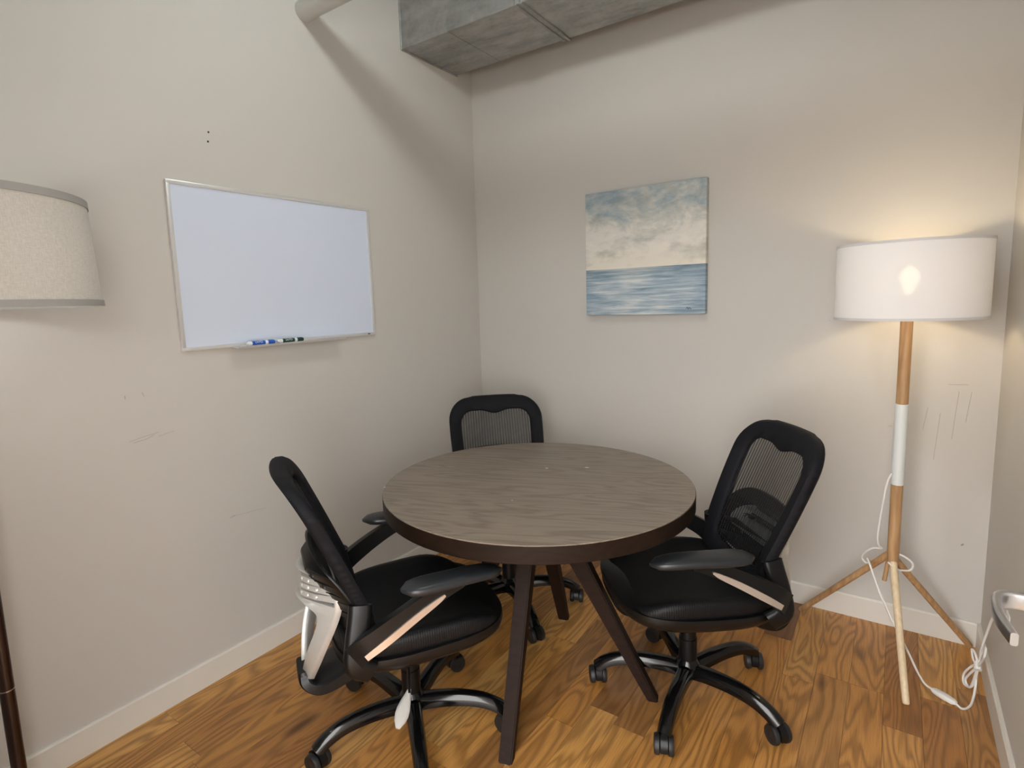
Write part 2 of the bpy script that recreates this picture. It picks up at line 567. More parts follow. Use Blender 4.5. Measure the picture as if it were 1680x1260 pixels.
# wear on the walls: scuffs and two screw holes above the whiteboard
def scuff(parent, pts, r, mat='scuff'):
    bm = bmesh.new()
    tube(bm, catmull(pts, 4), r, 5)
    link_mesh('scuff_mark', finish(bm, 'scuff_mark'), mat, parent)
for z_, y_ in ((2.072, -1.609), (2.038, -1.614)):
    bm = bmesh.new()
    bmesh.ops.create_uvsphere(bm, u_segments=10, v_segments=6, radius=0.0036)
    h = link_mesh('screw_hole', finish(bm, 'screw_hole'), 'hole', wall_left)
    h.location = (0, y_, z_)
e = 0.0002
scuff(wall_left, [(e, -1.982, 1.150), (e, -1.983, 1.138)], 0.0014)
scuff(wall_left, [(e, -1.929, 1.153), (e, -1.924, 1.138)], 0.0012)
scuff(wall_left, [(e, -1.985, 0.992), (e, -1.94, 1.000), (e, -1.89, 1.006)], 0.0008)
scuff(wall_left, [(e, -1.975, 0.986), (e, -1.93, 0.991), (e, -1.905, 1.001)], 0.0008)
scuff(wall_left, [(e, -1.893, 0.991), (e, -1.86, 0.997), (e, -1.838, 1.0)], 0.0008)
scuff(wall_left, [(e, -1.666, 0.616), (e, -1.645, 0.620)], 0.0017)
scuff(wall_left, [(e, -1.65, 0.618), (e, -1.57, 0.612), (e, -1.51, 0.606)], 0.0008)
for xx, z0, z1 in ((2.292, 0.83, 1.02), (2.33, 0.9, 1.02), (2.20, 0.86, 0.95), (2.24, 0.74, 0.93)):
    scuff(wall_back, [(xx, -e, z0), (xx + 0.006, -e, (z0 + z1) / 2), (xx + 0.012, -e, z1)], 0.0009)
scuff(wall_back, [(2.27, -e, 1.045), (2.33, -e, 1.047)], 0.001)
scuff(wall_back, [(2.085, -e, 0.862), (2.10, -e, 0.862)], 0.0012)
scuff(wall_back, [(2.345, -e, 0.405), (2.352, -e, 0.412)], 0.003)
scuff(wall_back, [(1.86, -e, 1.295), (1.863, -e, 1.297)], 0.0016)

# ------------------------------------------------------------------ open door with lever handle, at the right edge
DX = 2.281
dm = bmesh.new()
bm_box(dm, (DX, YF + 0.012, 0.012), (DX + 0.04, -1.785, 2.06), 0.002, 1)
door = link_mesh('door_1', finish(dm, 'door_1'), 'door', kind='structure')
HY, HZ = -1.828, 1.014
bm = bmesh.new()
rings = []
for px, rr in ((0, 0.026), (-0.007, 0.026), (-0.009, 0.024)):
    rings.append([(DX + px, HY + rr * cos(2 * pi * k / 32), HZ + rr * sin(2 * pi * k / 32)) for k in range(32)])
loft(bm, [[Vector(p) for p in r] for r in rings])
link_mesh('handle_rose', finish(bm, 'handle_rose'), 'steel', door)
path = catmull([(DX - 0.008, HY, HZ), (DX - 0.03, HY, HZ), (DX - 0.050, HY - 0.003, HZ), (DX - 0.061, HY - 0.016, HZ),
                (DX - 0.064, HY - 0.045, HZ), (DX - 0.062, HY - 0.078, HZ), (DX - 0.056, HY - 0.112, HZ)], 6)
bm = bmesh.new()
sweep(bm, path, rrect(0.012, 0.023, 0.004), (0, 0, 1), [(1 - 0.35 * max(0, i / (len(path) - 1) - 0.4) / 0.6, 1 - 0.3 * max(0, i / (len(path) - 1) - 0.4) / 0.6) for i in range(len(path))])
link_mesh('lever_handle', finish(bm, 'lever_handle', 40), 'steel', door)

# ------------------------------------------------------------------ duct, pipe
YDF, YDB, ZD = -0.5697, -0.1348, 2.6894
duct = empty('air_duct', (0, (YDF + YDB) / 2, ZD))
tag(duct, 'galvanised steel air duct running high along the back wall', 'duct')
def dpart(name, lo, hi, mat, bev=0.003):
    me = box_mesh(name, [lo[0], lo[1] - duct.location.y, lo[2] - ZD], [hi[0], hi[1] - duct.location.y, hi[2] - ZD], bev, 1)
    return link_mesh(name, me, mat, duct)
SE = 0.70
dpart('duct_section', (0.002, YDF, ZD), (SE, YDB, ZD + 0.33), 'duct')
dpart('duct_section', (SE + 0.002, YDF, ZD), (W - 0.002, YDB, ZD + 0.33), 'duct')
dpart('joint_flange', (SE - 0.022, YDF - 0.007, ZD - 0.007), (SE - 0.008, YDB + 0.007, ZD + 0.337), 'duct_dark', 0.002)
dpart('joint_flange', (SE + 0.008, YDF - 0.009, ZD - 0.009), (SE + 0.022, YDB + 0.009, ZD + 0.339), 'duct_dark', 0.002)
dpart('wall_collar', (0.0, YDF - 0.006, ZD - 0.006), (0.008, YDB + 0.006, ZD + 0.336), 'duct', 0.002)
dpart('crease', (0.30, YDF - 0.0015, ZD - 0.0015), (0.304, YDB + 0.0015, ZD + 0.33), 'duct', 0.0)

bm = bmesh.new()
rings = [[Vector((px, 0.04 * cos(2 * pi * k / 40), 0.04 * sin(2 * pi * k / 40))) for k in range(40)] for px in (0, W)]
loft(bm, rings)
pipe = link_mesh('ceiling_pipe', finish(bm, 'ceiling_pipe'), 'pipe')
pipe.location = (0, -1.151, 2.653)
tag(pipe, 'pale painted round pipe entering the left wall above the whiteboard', 'pipe')

# ceiling lamp above the table (out of frame, lights the room)
CL = (1.16, -1.42, 2.84)
cl = empty('ceiling_lamp', (CL[0], CL[1], ZC))
tag(cl, 'small round ceiling lamp hanging over the meeting table', 'lamp')
link_mesh('canopy', lathe_mesh('canopy', [(0.001, 0), (0.07, 0), (0.07, -0.02), (0.012, -0.03), (0.012, -0.10), (0.05, -0.11), (0.085, -0.135), (0.083, -0.138), (0.001, -0.12)], 32), 'steel', cl)
link_mesh('diffuser', lathe_mesh('diffuser', [(0.001, -0.125), (0.06, -0.135), (0.065, -0.15), (0.05, -0.165), (0.001, -0.172)], 32), 'bulb_ceiling', cl)
add_point('ceiling_bulb', (0, 0, -0.235), CEIL_W, (0.92, 1.0, 0.985), 0.04, cl)

# ------------------------------------------------------------------ whiteboard + markers
by0, by1, bz0, bz1 = -1.7868, -0.8661, 1.2802, 1.8793
wb = empty('whiteboard', (0, (by0 + by1) / 2, bz0))
tag(wb, 'blank whiteboard with thin aluminium frame on the left wall', 'whiteboard')
def wpart(name, lo, hi, mat, bev=0.0015):
    c = wb.location
    me = box_mesh(name, [lo[i] - c[i] for i in range(3)], [hi[i] - c[i] for i in range(3)], bev, 2)
    return link_mesh(name, me, mat, wb)
fw_ = 0.013
wpart('panel', (0.001, by0 + 0.005, bz0 + 0.005), (0.009, by1 - 0.005, bz1 - 0.005), 'board', 0)
wpart('frame_rail', (0.0005, by0, bz1 - fw_), (0.015, by1, bz1), 'alu')
wpart('frame_rail', (0.0005, by0, bz0), (0.015, by1, bz0 + fw_), 'alu')
wpart('frame_rail', (0.0005, by0, bz0 + fw_), (0.015, by0 + fw_, bz1 - fw_), 'alu')
wpart('frame_rail', (0.0005, by1 - fw_, bz0 + fw_), (0.015, by1, bz1 - fw_), 'alu')
wpart('badge', (0.015, by1 - 0.05, bz0 + 0.004), (0.0155, by1 - 0.036, bz0 + 0.009), 'ink', 0)
TY0, TY1 = -1.602, -1.093
bm = bmesh.new()
prof = [(0.013, 0.004), (0.013, 0.001), (0.058, -0.006), (0.064, -0.003), (0.066, 0.004), (0.063, 0.004), (0.060, -0.001)]
for_ = [[Vector((a, y_ - wb.location.y, b)) for a, b in prof] for y_ in (TY0, TY1)]
loft(bm, for_)
link_mesh('marker_tray', finish(bm, 'marker_tray', 30), 'alu', wb)

def marker(y0, label, capmat, lblmat, text):
    # axis along +y, resting in the tray
    root = empty('dry_erase_marker', (0.040, y0, bz0 + 0.0098))
    tag(root, label, 'marker', 'markers on the whiteboard tray')
    def seg(name, prof, mat):
        bm = bmesh.new()
        rings = [[Vector((r * cos(2 * pi * k / 20), yy, r * sin(2 * pi * k / 20))) for k in range(20)] for yy, r in prof]
        loft(bm, rings)
        return link_mesh(name, finish(bm, name), mat, root)
    seg('barrel', [(0, 0.006), (0.003, 0.0085), (0.085, 0.0085), (0.087, 0.006)], 'markwhite')
    seg('end_plug', [(-0.004, 0.004), (0.0, 0.0055), (0.001, 0.0055)], 'whiteplastic')
    lb = seg('label_band', [(0.018, 0.00875), (0.074, 0.00875)], lblmat)
    seg('cap', [(0.084, 0.0088), (0.088, 0.0094), (0.112, 0.0090), (0.118, 0.0072), (0.120, 0.004)], capmat)
    seg('cap_collar', [(0.079, 0.0090), (0.086, 0.0095)], 'markwhite')
    cu = bpy.data.curves.new('marker_lettering', 'FONT')
    cu.body = text
    cu.size = 0.013
    cu.extrude = 0.00015
    cu.align_x = 'CENTER'; cu.align_y = 'CENTER'
    ob = bpy.data.objects.new('tmp', cu); COL.objects.link(ob)
    dg = bpy.context.evaluated_depsgraph_get()
    me = bpy.data.meshes.new_from_object(ob.evaluated_get(dg))
    bpy.data.objects.remove(ob)
    me.materials.clear()
    # local text x -> +y, text y -> up, wrapped round the room-facing side of the barrel
    for v in me.vertices:
        t, h, d = v.co
        a = h / 0.0088 + 0.45
        r = 0.0089 + d
        v.co = (r * cos(a), 0.046 + t, r * sin(a))
    o = link_mesh('lettering', me, 'markwhite' if lblmat != 'markwhite' else 'markblue', lb)
    return root
marker(-1.555, 'white dry-erase marker with a blue cap and blue label', 'markblue', 'markblue', 'EXPO')
marker(-1.420, 'white dry-erase marker with a dark green cap and label', 'markgreen', 'markgreen', 'EXPO')

# ------------------------------------------------------------------ canvas painting
px0, px1, pz0, pz1 = 0.744, 1.357, 1.332, 1.955
pic = empty('canvas_painting', (px0, -0.002, pz0), 0)
tag(pic, 'square canvas painting of cloudy sky over a blue sea', 'painting')
me = box_mesh('canvas', (0, -0.038, 0), (px1 - px0, 0, pz1 - pz0), 0.003, 2)
canvas = link_mesh('canvas', me, 'painting', pic)
bm = bmesh.new()
tube(bm, catmull([(0.525, -0.0385, 0.024), (0.531, -0.0385, 0.033), (0.535, -0.0385, 0.022), (0.541, -0.0385, 0.031), (0.545, -0.0385, 0.024), (0.551, -0.0385, 0.026)], 4), 0.0012, 5)
link_mesh('signature', finish(bm, 'signature'), 'ink', pic)

# ------------------------------------------------------------------ round table
TX, TYc, TZ, TR = 1.0265, -1.0479, 0.7559, 0.5622
table = empty('round_table', (TX, TYc, 0))
tag(table, 'round dark brown wooden meeting table on four splayed legs', 'table')
link_mesh('tabletop', lathe_mesh('tabletop', [(0.001, TZ - 0.004), (TR - 0.004, TZ - 0.004), (TR - 0.0015, TZ - 0.0035), (TR - 0.0012, TZ - 0.001), (TR - 0.002, TZ), (0.001, TZ)], 128), 'tabletop', table)
link_mesh('edge_band', lathe_mesh('edge_band', [(0.001, TZ - 0.057), (TR - 0.003, TZ - 0.057), (TR, TZ - 0.054), (TR, TZ - 0.004), (TR - 0.001, TZ - 0.0035), (0.001, TZ - 0.0035)], 128), 'tableedge', table)
LO = Vector((0.026, -0.045))
for k in range(4):
    a = radians(16 + 90 * k)
    d = Vector((cos(a), sin(a), 0)); s = Vector((-sin(a), cos(a), 0))
    o_ = Vector((LO.x, LO.y, 0))
    bm = bmesh.new()
    top, bot = 0.045, 0.413
    rings = []
    for t, wd, th in ((0.0, 0.044, 0.036), (1.0, 0.054, 0.085)):
        r = bot + (top - bot) * t
        z = 0.005 + (TZ - 0.060 - 0.005) * t
        rings.append([o_ + d * (r + i * th / 2) + s * (j * wd / 2) + Vector((0, 0, z)) for i, j in ((-1, -1), (1, -1), (1, 1), (-1, 1))])
    loft(bm, rings)
    es = [e_ for e_ in bm.edges if abs((e_.verts[0].co - e_.verts[1].co).normalized().z) > 0.5]
    bmesh.ops.bevel(bm, geom=es, offset=0.004, segments=2, affect='EDGES')
    leg = link_mesh('leg', finish(bm, 'leg'), 'tableleg', table)
    c = o_ + d * bot
    link_mesh('foot_glide', lathe_mesh('foot_glide', [(0.001, 0.0), (0.014, 0.0), (0.015, 0.003), (0.015, 0.0055), (0.001, 0.0055)], 20), 'felt', leg).location = (c.x, c.y, 0)
bm = bmesh.new()
bm_box(bm, (-0.10, -0.10, TZ - 0.085), (0.10, 0.10, TZ - 0.058), 0.006, 2, Matrix.Translation((LO.x, LO.y, 0)) @ Matrix.Rotation(radians(16), 4, 'Z'))
link_mesh('mounting_block', finish(bm, 'mounting_block'), 'tableleg', table)
# pale chips in the veneer
def chip(x_, y_, l, w, a, z=TZ):
    bm = bmesh.new()
    pts = [(-l, 0), (-l * .3, w), (l * .6, w * .8), (l, -w * .1), (l * .2, -w), (-l * .7, -w * .6)]
    rot = Matrix.Rotation(a, 3, 'Z')
    rings = [[rot @ Vector((p[0], p[1], 0)) + Vector((x_ - TX, y_ - TYc, z + h)) for p in pts] for h in (-0.001, 0.0004)]
    loft(bm, rings)
    link_mesh('veneer_chip', finish(bm, 'veneer_chip'), 'chip', table)
chip(0.982, -0.893, 0.007, 0.004, 0.3)
chip(1.117, -0.808, 0.009, 0.004, 0.35)
chip(0.5815, -1.389, 0.006, 0.003, 2.2)
chip(1.065, -1.267, 0.004, 0.0012, 0.4)

# ------------------------------------------------------------------ office chairs
CM = {}           # shared meshes
def backx(z, y=0.0):
    x = -0.148 - 0.44 * (z - 0.573)
    if z < 0.573: x = -0.148 - 0.25 * (z - 0.573)
    return x - 0.030 * (1 - (y / 0.235) ** 2)
def supere(a, n=3.4):
    c, s = cos(a), sin(a)
    return (abs(c) ** (2 / n) * (1 if c >= 0 else -1), abs(s) ** (2 / n) * (1 if s >= 0 else -1))

def build_chair_meshes():
    # --- five-star base arm (along +x)
    bm = bmesh.new()
    path = catmull([(0.018, 0, 0.098), (0.08, 0, 0.110), (0.16, 0, 0.116), (0.235, 0, 0.110), (0.290, 0, 0.090), (0.322, 0, 0.066)], 4)
    sec = [(-0.5, -0.5), (0.5, -0.5), (0.5, 0.0), (0.30, 0.42), (0.16, 0.5), (-0.16, 0.5), (-0.30, 0.42), (-0.5, 0.0)]
    sz = []
    for p in path:
        t = p.x / 0.32
        sz.append((0.056 - 0.014 * t, 0.044 - 0.010 * t))
    sweep(bm, path, sec, (0, 0, 1), sz)
    CM['arm'] = finish(bm, 'base_arm', 50)
    CM['hub'] = lathe_mesh('hub', [(0.001, 0.072), (0.030, 0.072), (0.036, 0.080), (0.043, 0.120), (0.036, 0.132), (0.031, 0.138), (0.001, 0.138)], 32)
    # --- caster
    bm = bmesh.new()
    ring = []
    for y_ in (-0.011, 0.011):
        ring.append([Vector((0.033 * cos(a), y_, 0.033 + 0.036 * sin(a))) for a in [radians(-15 + 210 * k / 14) for k in range(15)]] + [Vector((-0.012, y_, 0.027)), Vector((0.012, y_, 0.027))])
    loft(bm, ring)
    bm_box(bm, (-0.008, -0.009, 0.06), (0.008, 0.009, 0.076), 0.002, 1)
    CM['hood'] = finish(bm, 'caster')
    bm = bmesh.new()
    prof = [(0.004, 0.0), (0.025, 0.0), (0.0308, 0.003), (0.0315, 0.011), (0.0285, 0.018), (0.012, 0.0195), (0.004, 0.018)]
    rings = [[Vector((r * cos(2 * pi * k / 24), y_, r * sin(2 * pi * k / 24))) for k in range(24)] for r, y_ in prof]
    loft(bm, rings)
    CM['wheel'] = finish(bm, 'wheel')
    CM['cyl'] = lathe_mesh('gas_cylinder', [(0.001, 0.11), (0.031, 0.11), (0.031, 0.215), (0.028, 0.217), (0.028, 0.275), (0.025, 0.277), (0.025, 0.33), (0.018, 0.335), (0.018, 0.37), (0.001, 0.37)], 28)
    # --- mechanism below the seat and the J-bar carrying the back
    bm = bmesh.new()
    bm_box(bm, (-0.12, -0.085, 0.345), (0.12, 0.085, 0.405), 0.012, 2)
    CM['mech'] = finish(bm, 'tilt_mechanism')
    bm = bmesh.new()
    path = catmull([(-0.06, 0, 0.368), (-0.15, 0, 0.345), (-0.23, 0, 0.298), (-0.29, 0, 0.276), (-0.330, 0, 0.296), (-0.336, 0, 0.330)], 5)
    sweep(bm, path, rrect(1, 1, 0.2), (0, 0, 1), [(0.20 - 0.11 * (i / (len(path) - 1)) ** 1.5, 0.062 - 0.030 * i / (len(path) - 1)) for i in range(len(path))])
    CM['jbar'] = finish(bm, 'back_support_bar')
    # --- lever
    bm = bmesh.new()
    tube(bm, catmull([(-0.03, -0.08, 0.365), (-0.045, -0.17, 0.330), (-0.06, -0.225, 0.292)], 4), 0.005, 8)
    CM['lever'] = finish(bm, 'height_lever')
    bm = bmesh.new()
    rings = []
    a, b = Vector((-0.056, -0.215, 0.298)), Vector((-0.112, -0.285, 0.242))
    t = (b - a).normalized(); sd = Vector((1, 0, 0)); sd = (sd - t * sd.dot(t)).normalized(); nn = t.cross(sd)
    for k, wd in enumerate((0.005, 0.010, 0.0155, 0.019, 0.020, 0.016, 0.006)):
        c = a + (b - a) * (k / 6)
        rings.append([c + sd * wd * cos(2 * pi * j / 14) + nn * min(wd, 0.005) * sin(2 * pi * j / 14) for j in range(14)])
    loft(bm, rings)
    CM['paddle'] = finish(bm, 'lever_paddle', 60)
    # --- seat
    def plan(a, s):
        c, n = supere(a)
        fx = 0.020 + 0.264 * c * s
        wy = (0.250 + 0.012 * c) * n * s
        return fx, wy
    def top(x, y):
        u = (x - 0.020) / 0.264
        v = y / 0.25
        z = 0.468 + 0.030 * abs(v) ** 3 - 0.010 * (1 - v * v)
        if u > 0.3: z -= 0.040 * ((u - 0.3) / 0.7) ** 2
        if u < -0.5: z += 0.012 * ((-u - 0.5) / 0.5) ** 2
        return z
    NS = 64
    bm = bmesh.new()
    rings = []
    for s, dz in ((0.05, 0), (0.3, 0), (0.55, 0), (0.75, 0), (0.88, -0.0), (0.955, -0.006), (0.99, -0.018), (1.0, -0.03)):
        r = []
        for k in range(NS):
            fx, wy = plan(2 * pi * k / NS, s)
            r.append(Vector((fx, wy, top(fx, wy) + dz)))
        rings.append(r)
    for s, z in ((0.995, None), (0.95, 0.418), (0.6, 0.408), (0.05, 0.408)):
        r = []
        for k in range(NS):
            fx, wy = plan(2 * pi * k / NS, s)
            zz = z if z is not None else max(0.422, top(fx, wy) - 0.055)
            r.append(Vector((fx, wy, zz)))
        rings.append(r)
    loft(bm, rings)
    CM['seat'] = finish(bm, 'seat', 60)
    # plastic shell rim under the cushion
    bm = bmesh.new()
    rings = []
    for s, dz in ((0.80, 0.0), (0.95, 0.004), (1.005, 0.018), (1.02, 0.034), (1.015, 0.050), (0.97, 0.052)):
        r = []
        for k in range(NS):
            fx, wy = plan(2 * pi * k / NS, s)
            u = (fx - 0.020) / 0.264
            z0 = 0.378 + (0.008 * u if u < 0 else 0.016 * u)
            r.append(Vector((fx, wy, z0 + dz)))
        rings.append(r)
    loft(bm, rings)
    CM['rim'] = finish(bm, 'seat_shell', 50)
    # --- backrest frame ring
    ZB, ZT = 0.450, 0.958
    def outline(inset, scal):
        pts = []
        hw = lambda z: 0.190 + 0.045 * sin(min(1, max(0, (z - ZB) / 0.40)) * pi / 2)
        ztop = ZT - inset * 1.05
        zbot = ZB + inset
        r = 0.105 - inset * 0.8
        n1 = 10
        for k in range(n1 + 1):                      # right side upward
            z = zbot + 0.03 + (ztop - r - zbot - 0.03) * k / n1
            pts.append((-(hw(z) - inset), z))
        w_t = hw(ztop - r) - inset
        for k in range(1, 9):                        # right corner
            a = radians(180 - 90 * k / 8)
            ex = 1.0
            pts.append((-(w_t - r) + r * cos(a), ztop - r + r * sin(a)))
        nt = 12
        for k in range(1, nt):                       # across the top
            y = -(w_t - r) + 2 * (w_t - r) * k / nt
            dip = scal * (0.5 + 0.5 * cos(pi * min(1, abs(y) / 0.075)))
            crown = 0.006 * (1 - (y / w_t) ** 2) if not scal else 0
            pts.append((y, ztop - dip + crown))
        for k in range(0, 8):
            a = radians(90 - 90 * k / 8)
            pts.append(((w_t - r) + r * cos(a), ztop - r + r * sin(a)))
        for k in range(n1 + 1):
            z = ztop - r - (ztop - r - zbot - 0.03) * k / n1
            pts.append((hw(z) - inset, z))
        for k in range(1, 9):                        # bottom edge
            y = (hw(zbot) - inset) * cos(pi * k / 9)
            pts.append((y, zbot + 0.03 * (1 - sin(pi * k / 9))))
        return pts
    O0, I0 = outline(0.0, 0), outline(0.060, 0.017)
    O1, I1 = outline(0.007, 0), outline(0.053, 0.015)
    def P(yz, dx): return Vector((backx(yz[1], yz[0]) + dx, yz[0], yz[1]))
    bm = bmesh.new()
    rings = [[P(p, 0.004) for p in O1], [P(p, -0.008) for p in O0], [P(p, -0.026) for p in O0], [P(p, -0.036) for p in O1],
             [P(p, -0.030) for p in I1], [P(p, -0.018) for p in I0], [P(p, -0.006) for p in I0], [P(p, 0.003) for p in I1]]
    loft(bm, rings, closed=True)
    CM['bframe'] = finish(bm, 'back_frame', 60)
    # netting
    bm = bmesh.new()
    I2 = outline(0.048, 0.013)
    cen = [(0.0, 0.70)]
    rings = []
    for s in (1.0, 0.8, 0.6, 0.4, 0.2, 0.04):
        rings.append([P((p[0] * s, 0.70 + (p[1] - 0.70) * s), -0.012) for p in I2])
    loft(bm, rings, cap=False)
    bmesh.ops.contextual_create(bm, geom=[v for v in bm.verts[-len(I2):]])
    CM['net'] = finish(bm, 'back_mesh', 60)
    # --- lumbar plate with slots (front, black) and silver shield bracket (rear)
    def slot(cx, cz, w, h, n=10):
        return [(cx + w / 2 * cos(2 * pi * k / n), cz + h / 2 * sin(2 * pi * k / n)) for k in range(n)]
    raw = [(0.0, 0.720), (0.08, 0.717), (0.135, 0.704), (0.178, 0.672), (0.196, 0.605), (0.190, 0.535), (0.15, 0.500), (0.07, 0.497), (0.0, 0.496)]
    pts = raw + [(-a_, b_) for a_, b_ in raw[-2:0:-1]]
    outer = [(p.x, p.y) for p in catmull([(a_, b_, 0) for a_, b_ in pts + [pts[0]]], 4)[:-1]]
    holes = []
    for c in (-0.135, -0.105, -0.075, 0.075, 0.105, 0.135):
        for j in range(5):
            zc = 0.545 + 0.028 * j
            if abs(c) > 0.12 and j == 4: continue
            if abs(c) < 0.08: zc += 0.006
            holes.append(slot(c, zc, 0.015, 0.020))
    warp = lambda v: Vector((backx(v.y, v.x) - 0.036 - 0.062 * (1 - (v.x / 0.196) ** 2) * min(1, max(0, (0.735 - v.y) / 0.07)) + v.z, v.x, v.y))
    CM['lumbar'] = plate('lumbar_support', outer, holes, 0.008, warp, 0.0015)
    def shield(s, z0=0.0):
        raw = [(0.0, 0.648), (0.06, 0.652), (0.108, 0.645), (0.137, 0.618), (0.148, 0.580), (0.145, 0.525), (0.128, 0.455), (0.098, 0.385), (0.060, 0.325), (0.030, 0.290), (0.0, 0.283)]
        pts = raw + [(-a, b) for a, b in raw[-2:0:-1]]
        c = catmull([(a, b, 0) for a, b in pts + [pts[0]]], 4)[:-1]
        return [(p.x, p.y) for p in c]
    hole_raw = [(0.0, 0.572), (0.06, 0.562), (0.110, 0.540), (0.112, 0.495), (0.092, 0.435), (0.058, 0.372), (0.022, 0.328), (0.0, 0.320)]
    hp = hole_raw + [(-a, b) for a, b in hole_raw[-2:0:-1]]
    hole = [(p.x, p.y) for p in catmull([(a, b, 0) for a, b in hp + [hp[0]]], 4)[:-1]]
    sl = []
    for c in (-0.105, -0.078, -0.051, 0.051, 0.078, 0.105):
        for zc in (0.590, 0.612, 0.632):
            if abs(c) > 0.1 and zc > 0.62: continue
            sl.append(slot(c, zc, 0.012, 0.017))
    def bwarp(v):
        z = v.y
        x = -0.318 - 0.026 * math.exp(-((z - 0.45) / 0.13) ** 2) + 0.085 * (v.x / 0.14) ** 2
        return Vector((x + v.z, v.x, z))
    CM['bracket'] = plate('back_bracket', shield(1), [hole] + sl, 0.014, bwarp, 0.003)
    # small posts joining bracket and lumbar
    bm = bmesh.new()
    tube(bm, [(-0.29, 0, 0.632), (-0.322, 0, 0.628)], 0.014, 12)
    CM['post'] = finish(bm, 'lumbar_post')
    # side hinges joining the frame to the seat
    for sgn, nm in ((1, 'L'), (-1, 'R')):
        bm = bmesh.new()
        path = catmull([(-0.165, sgn * 0.232, 0.400), (-0.205, sgn * 0.236, 0.432), (-0.200, sgn * 0.228, 0.490), (-0.185, sgn * 0.214, 0.560), (-0.180, sgn * 0.206, 0.590)], 5)
        sweep(bm, path, rrect(0.034, 0.066, 0.016), (1, 0, 0.2))
        CM['hinge' + nm] = finish(bm, 'back_hinge', 60)
        # arm support
        bm = bmesh.new()
        path = catmull([(-0.208, sgn * 0.240, 0.462), (-0.165, sgn * 0.260, 0.502), (-0.09, sgn * 0.270, 0.548), (-0.01, sgn * 0.272, 0.590), (0.055, sgn * 0.272, 0.616), (0.10, sgn * 0.272, 0.630)], 5)
        n = len(path)
        sweep(bm, path, rrect(0.026, 1, 0.010), (0, 0, 1), [(1, 0.070 - 0.032 * (i / (n - 1))) for i in range(n)])
        CM['support' + nm] = finish(bm, 'arm_support', 60)
        # accent strip on the outside of the support
        bm = bmesh.new()
        path = catmull([(-0.182, sgn * 0.268, 0.466), (-0.12, sgn * 0.282, 0.508), (-0.04, sgn * 0.286, 0.556), (0.02, sgn * 0.287, 0.588), (0.045, sgn * 0.287, 0.602)], 5)
        n = len(path)
        sweep(bm, path, rrect(0.006, 1, 0.002), (0, 0, 1), [(1, 0.004 + 0.017 * sin(pi * (0.25 + 0.73 * i / (n - 1))) ** 0.8) for i in range(n)])
        CM['accent' + nm] = finish(bm, 'accent_strip', 60)
        # arm pad
        bm = bmesh.new()
        rings = []
        NP = 24
        for k in range(15):
            u = -1 + 2 * k / 14
            x = 0.075 + 0.155 * u
            wd = 0.042 * (1 - abs(u) ** 5) ** 0.5 if abs(u) < 1 else 0.006
            wd = max(wd, 0.007)
            wd *= 1.0 - 0.10 * u
            hh = max(0.017 * (1 - abs(u) ** 6) ** 0.5, 0.004) if abs(u) < 1 else 0.004
            zc = 0.640 - 0.010 * max(0, u) ** 2 + 0.004 * max(0, -u)
            yc = sgn * (0.275 - 0.008 * u)
            r = []
            for j in range(NP):
                c, s = supere(2 * pi * j / NP, 2.8)
                r.append(Vector((x, yc + wd * c, zc + hh * s)))
            rings.append(r)
        loft(bm, rings)
        CM['pad' + nm] = finish(bm, 'arm_pad', 60)
build_chair_meshes()

def make_chair(x, y, th, base, label, cast, lift=0.0):
    c = empty('office_chair', (x, y, 0), radians(th))
    tag(c, label, 'chair', 'mesh office chairs around the table')
    def P(name, key, mat, par=c):
        o = link_mesh(name, CM[key], mat, par)
        if par is c: o.location.z = up_
        return o
    up_ = 0.0
    P('hub', 'hub', 'gloss')
    for k in range(5):
        ang = radians(base - th + 72 * k)
        a = P('base_arm', 'arm', 'gloss'); a.rotation_euler = (0, 0, ang)
        k_ = P('caster', 'hood', 'plastic')
        k_.location = (0.318 * cos(ang), 0.318 * sin(ang), 0.0)
        k_.rotation_euler = (0, 0, ang + cast[k])
        for s in (1, -1):
            w = P('wheel', 'wheel', 'rubber', k_)
            w.location = (0, 0.0115 * s, 0.0315)
            if s < 0: w.rotation_euler = (0, 0, pi)
    P('gas_cylinder', 'cyl', 'plastic')
    up_ = lift          # seat height set on the gas lift
    P('tilt_mechanism', 'mech', 'plastic')
    P('back_support_bar', 'jbar', 'plastic')
    lv = P('height_lever', 'lever', 'plastic')
    P('lever_paddle', 'paddle', 'silver', lv)['label'] = 'silver drop-shaped lever paddle'
    P('seat', 'seat', 'seatmesh')
    P('seat_shell', 'rim', 'plastic')
    P('back_frame', 'bframe', 'fabric')
    P('back_mesh', 'net', 'net')
    P('lumbar_support', 'lumbar', 'plastic')
    b = P('back_bracket', 'bracket', 'silver'); b['label'] = 'silver shield-shaped bracket behind the back'
    P('lumbar_post', 'post', 'plastic', b)
    for nm in 'LR':
        P('back_hinge', 'hinge' + nm, 'plastic')
        s = P('arm_support', 'support' + nm, 'plastic')
        P('accent_strip', 'accent' + nm, 'accent', s)['label'] = 'pale metallic accent strip'
        P('arm_pad', 'pad' + nm, 'pad')
    return c
make_chair(0.818, -1.540, 59, 175, 'black mesh office chair nearest the whiteboard wall, its silver back bracket facing the camera', (0.4, 2.0, 1.2, -0.6, 2.6), 0.0)
make_chair(1.540, -0.877, 219, -86.0, 'black mesh office chair between the table and the white-shaded lamp', (0.3, -0.5, 1.0, 0.6, 1.8))
make_chair(0.662, -0.72, -47, -36.0, 'black mesh office chair in the room corner, mostly hidden behind the table', (0.2, 1.3, -0.7, 2.2, 0.9), -0.02)

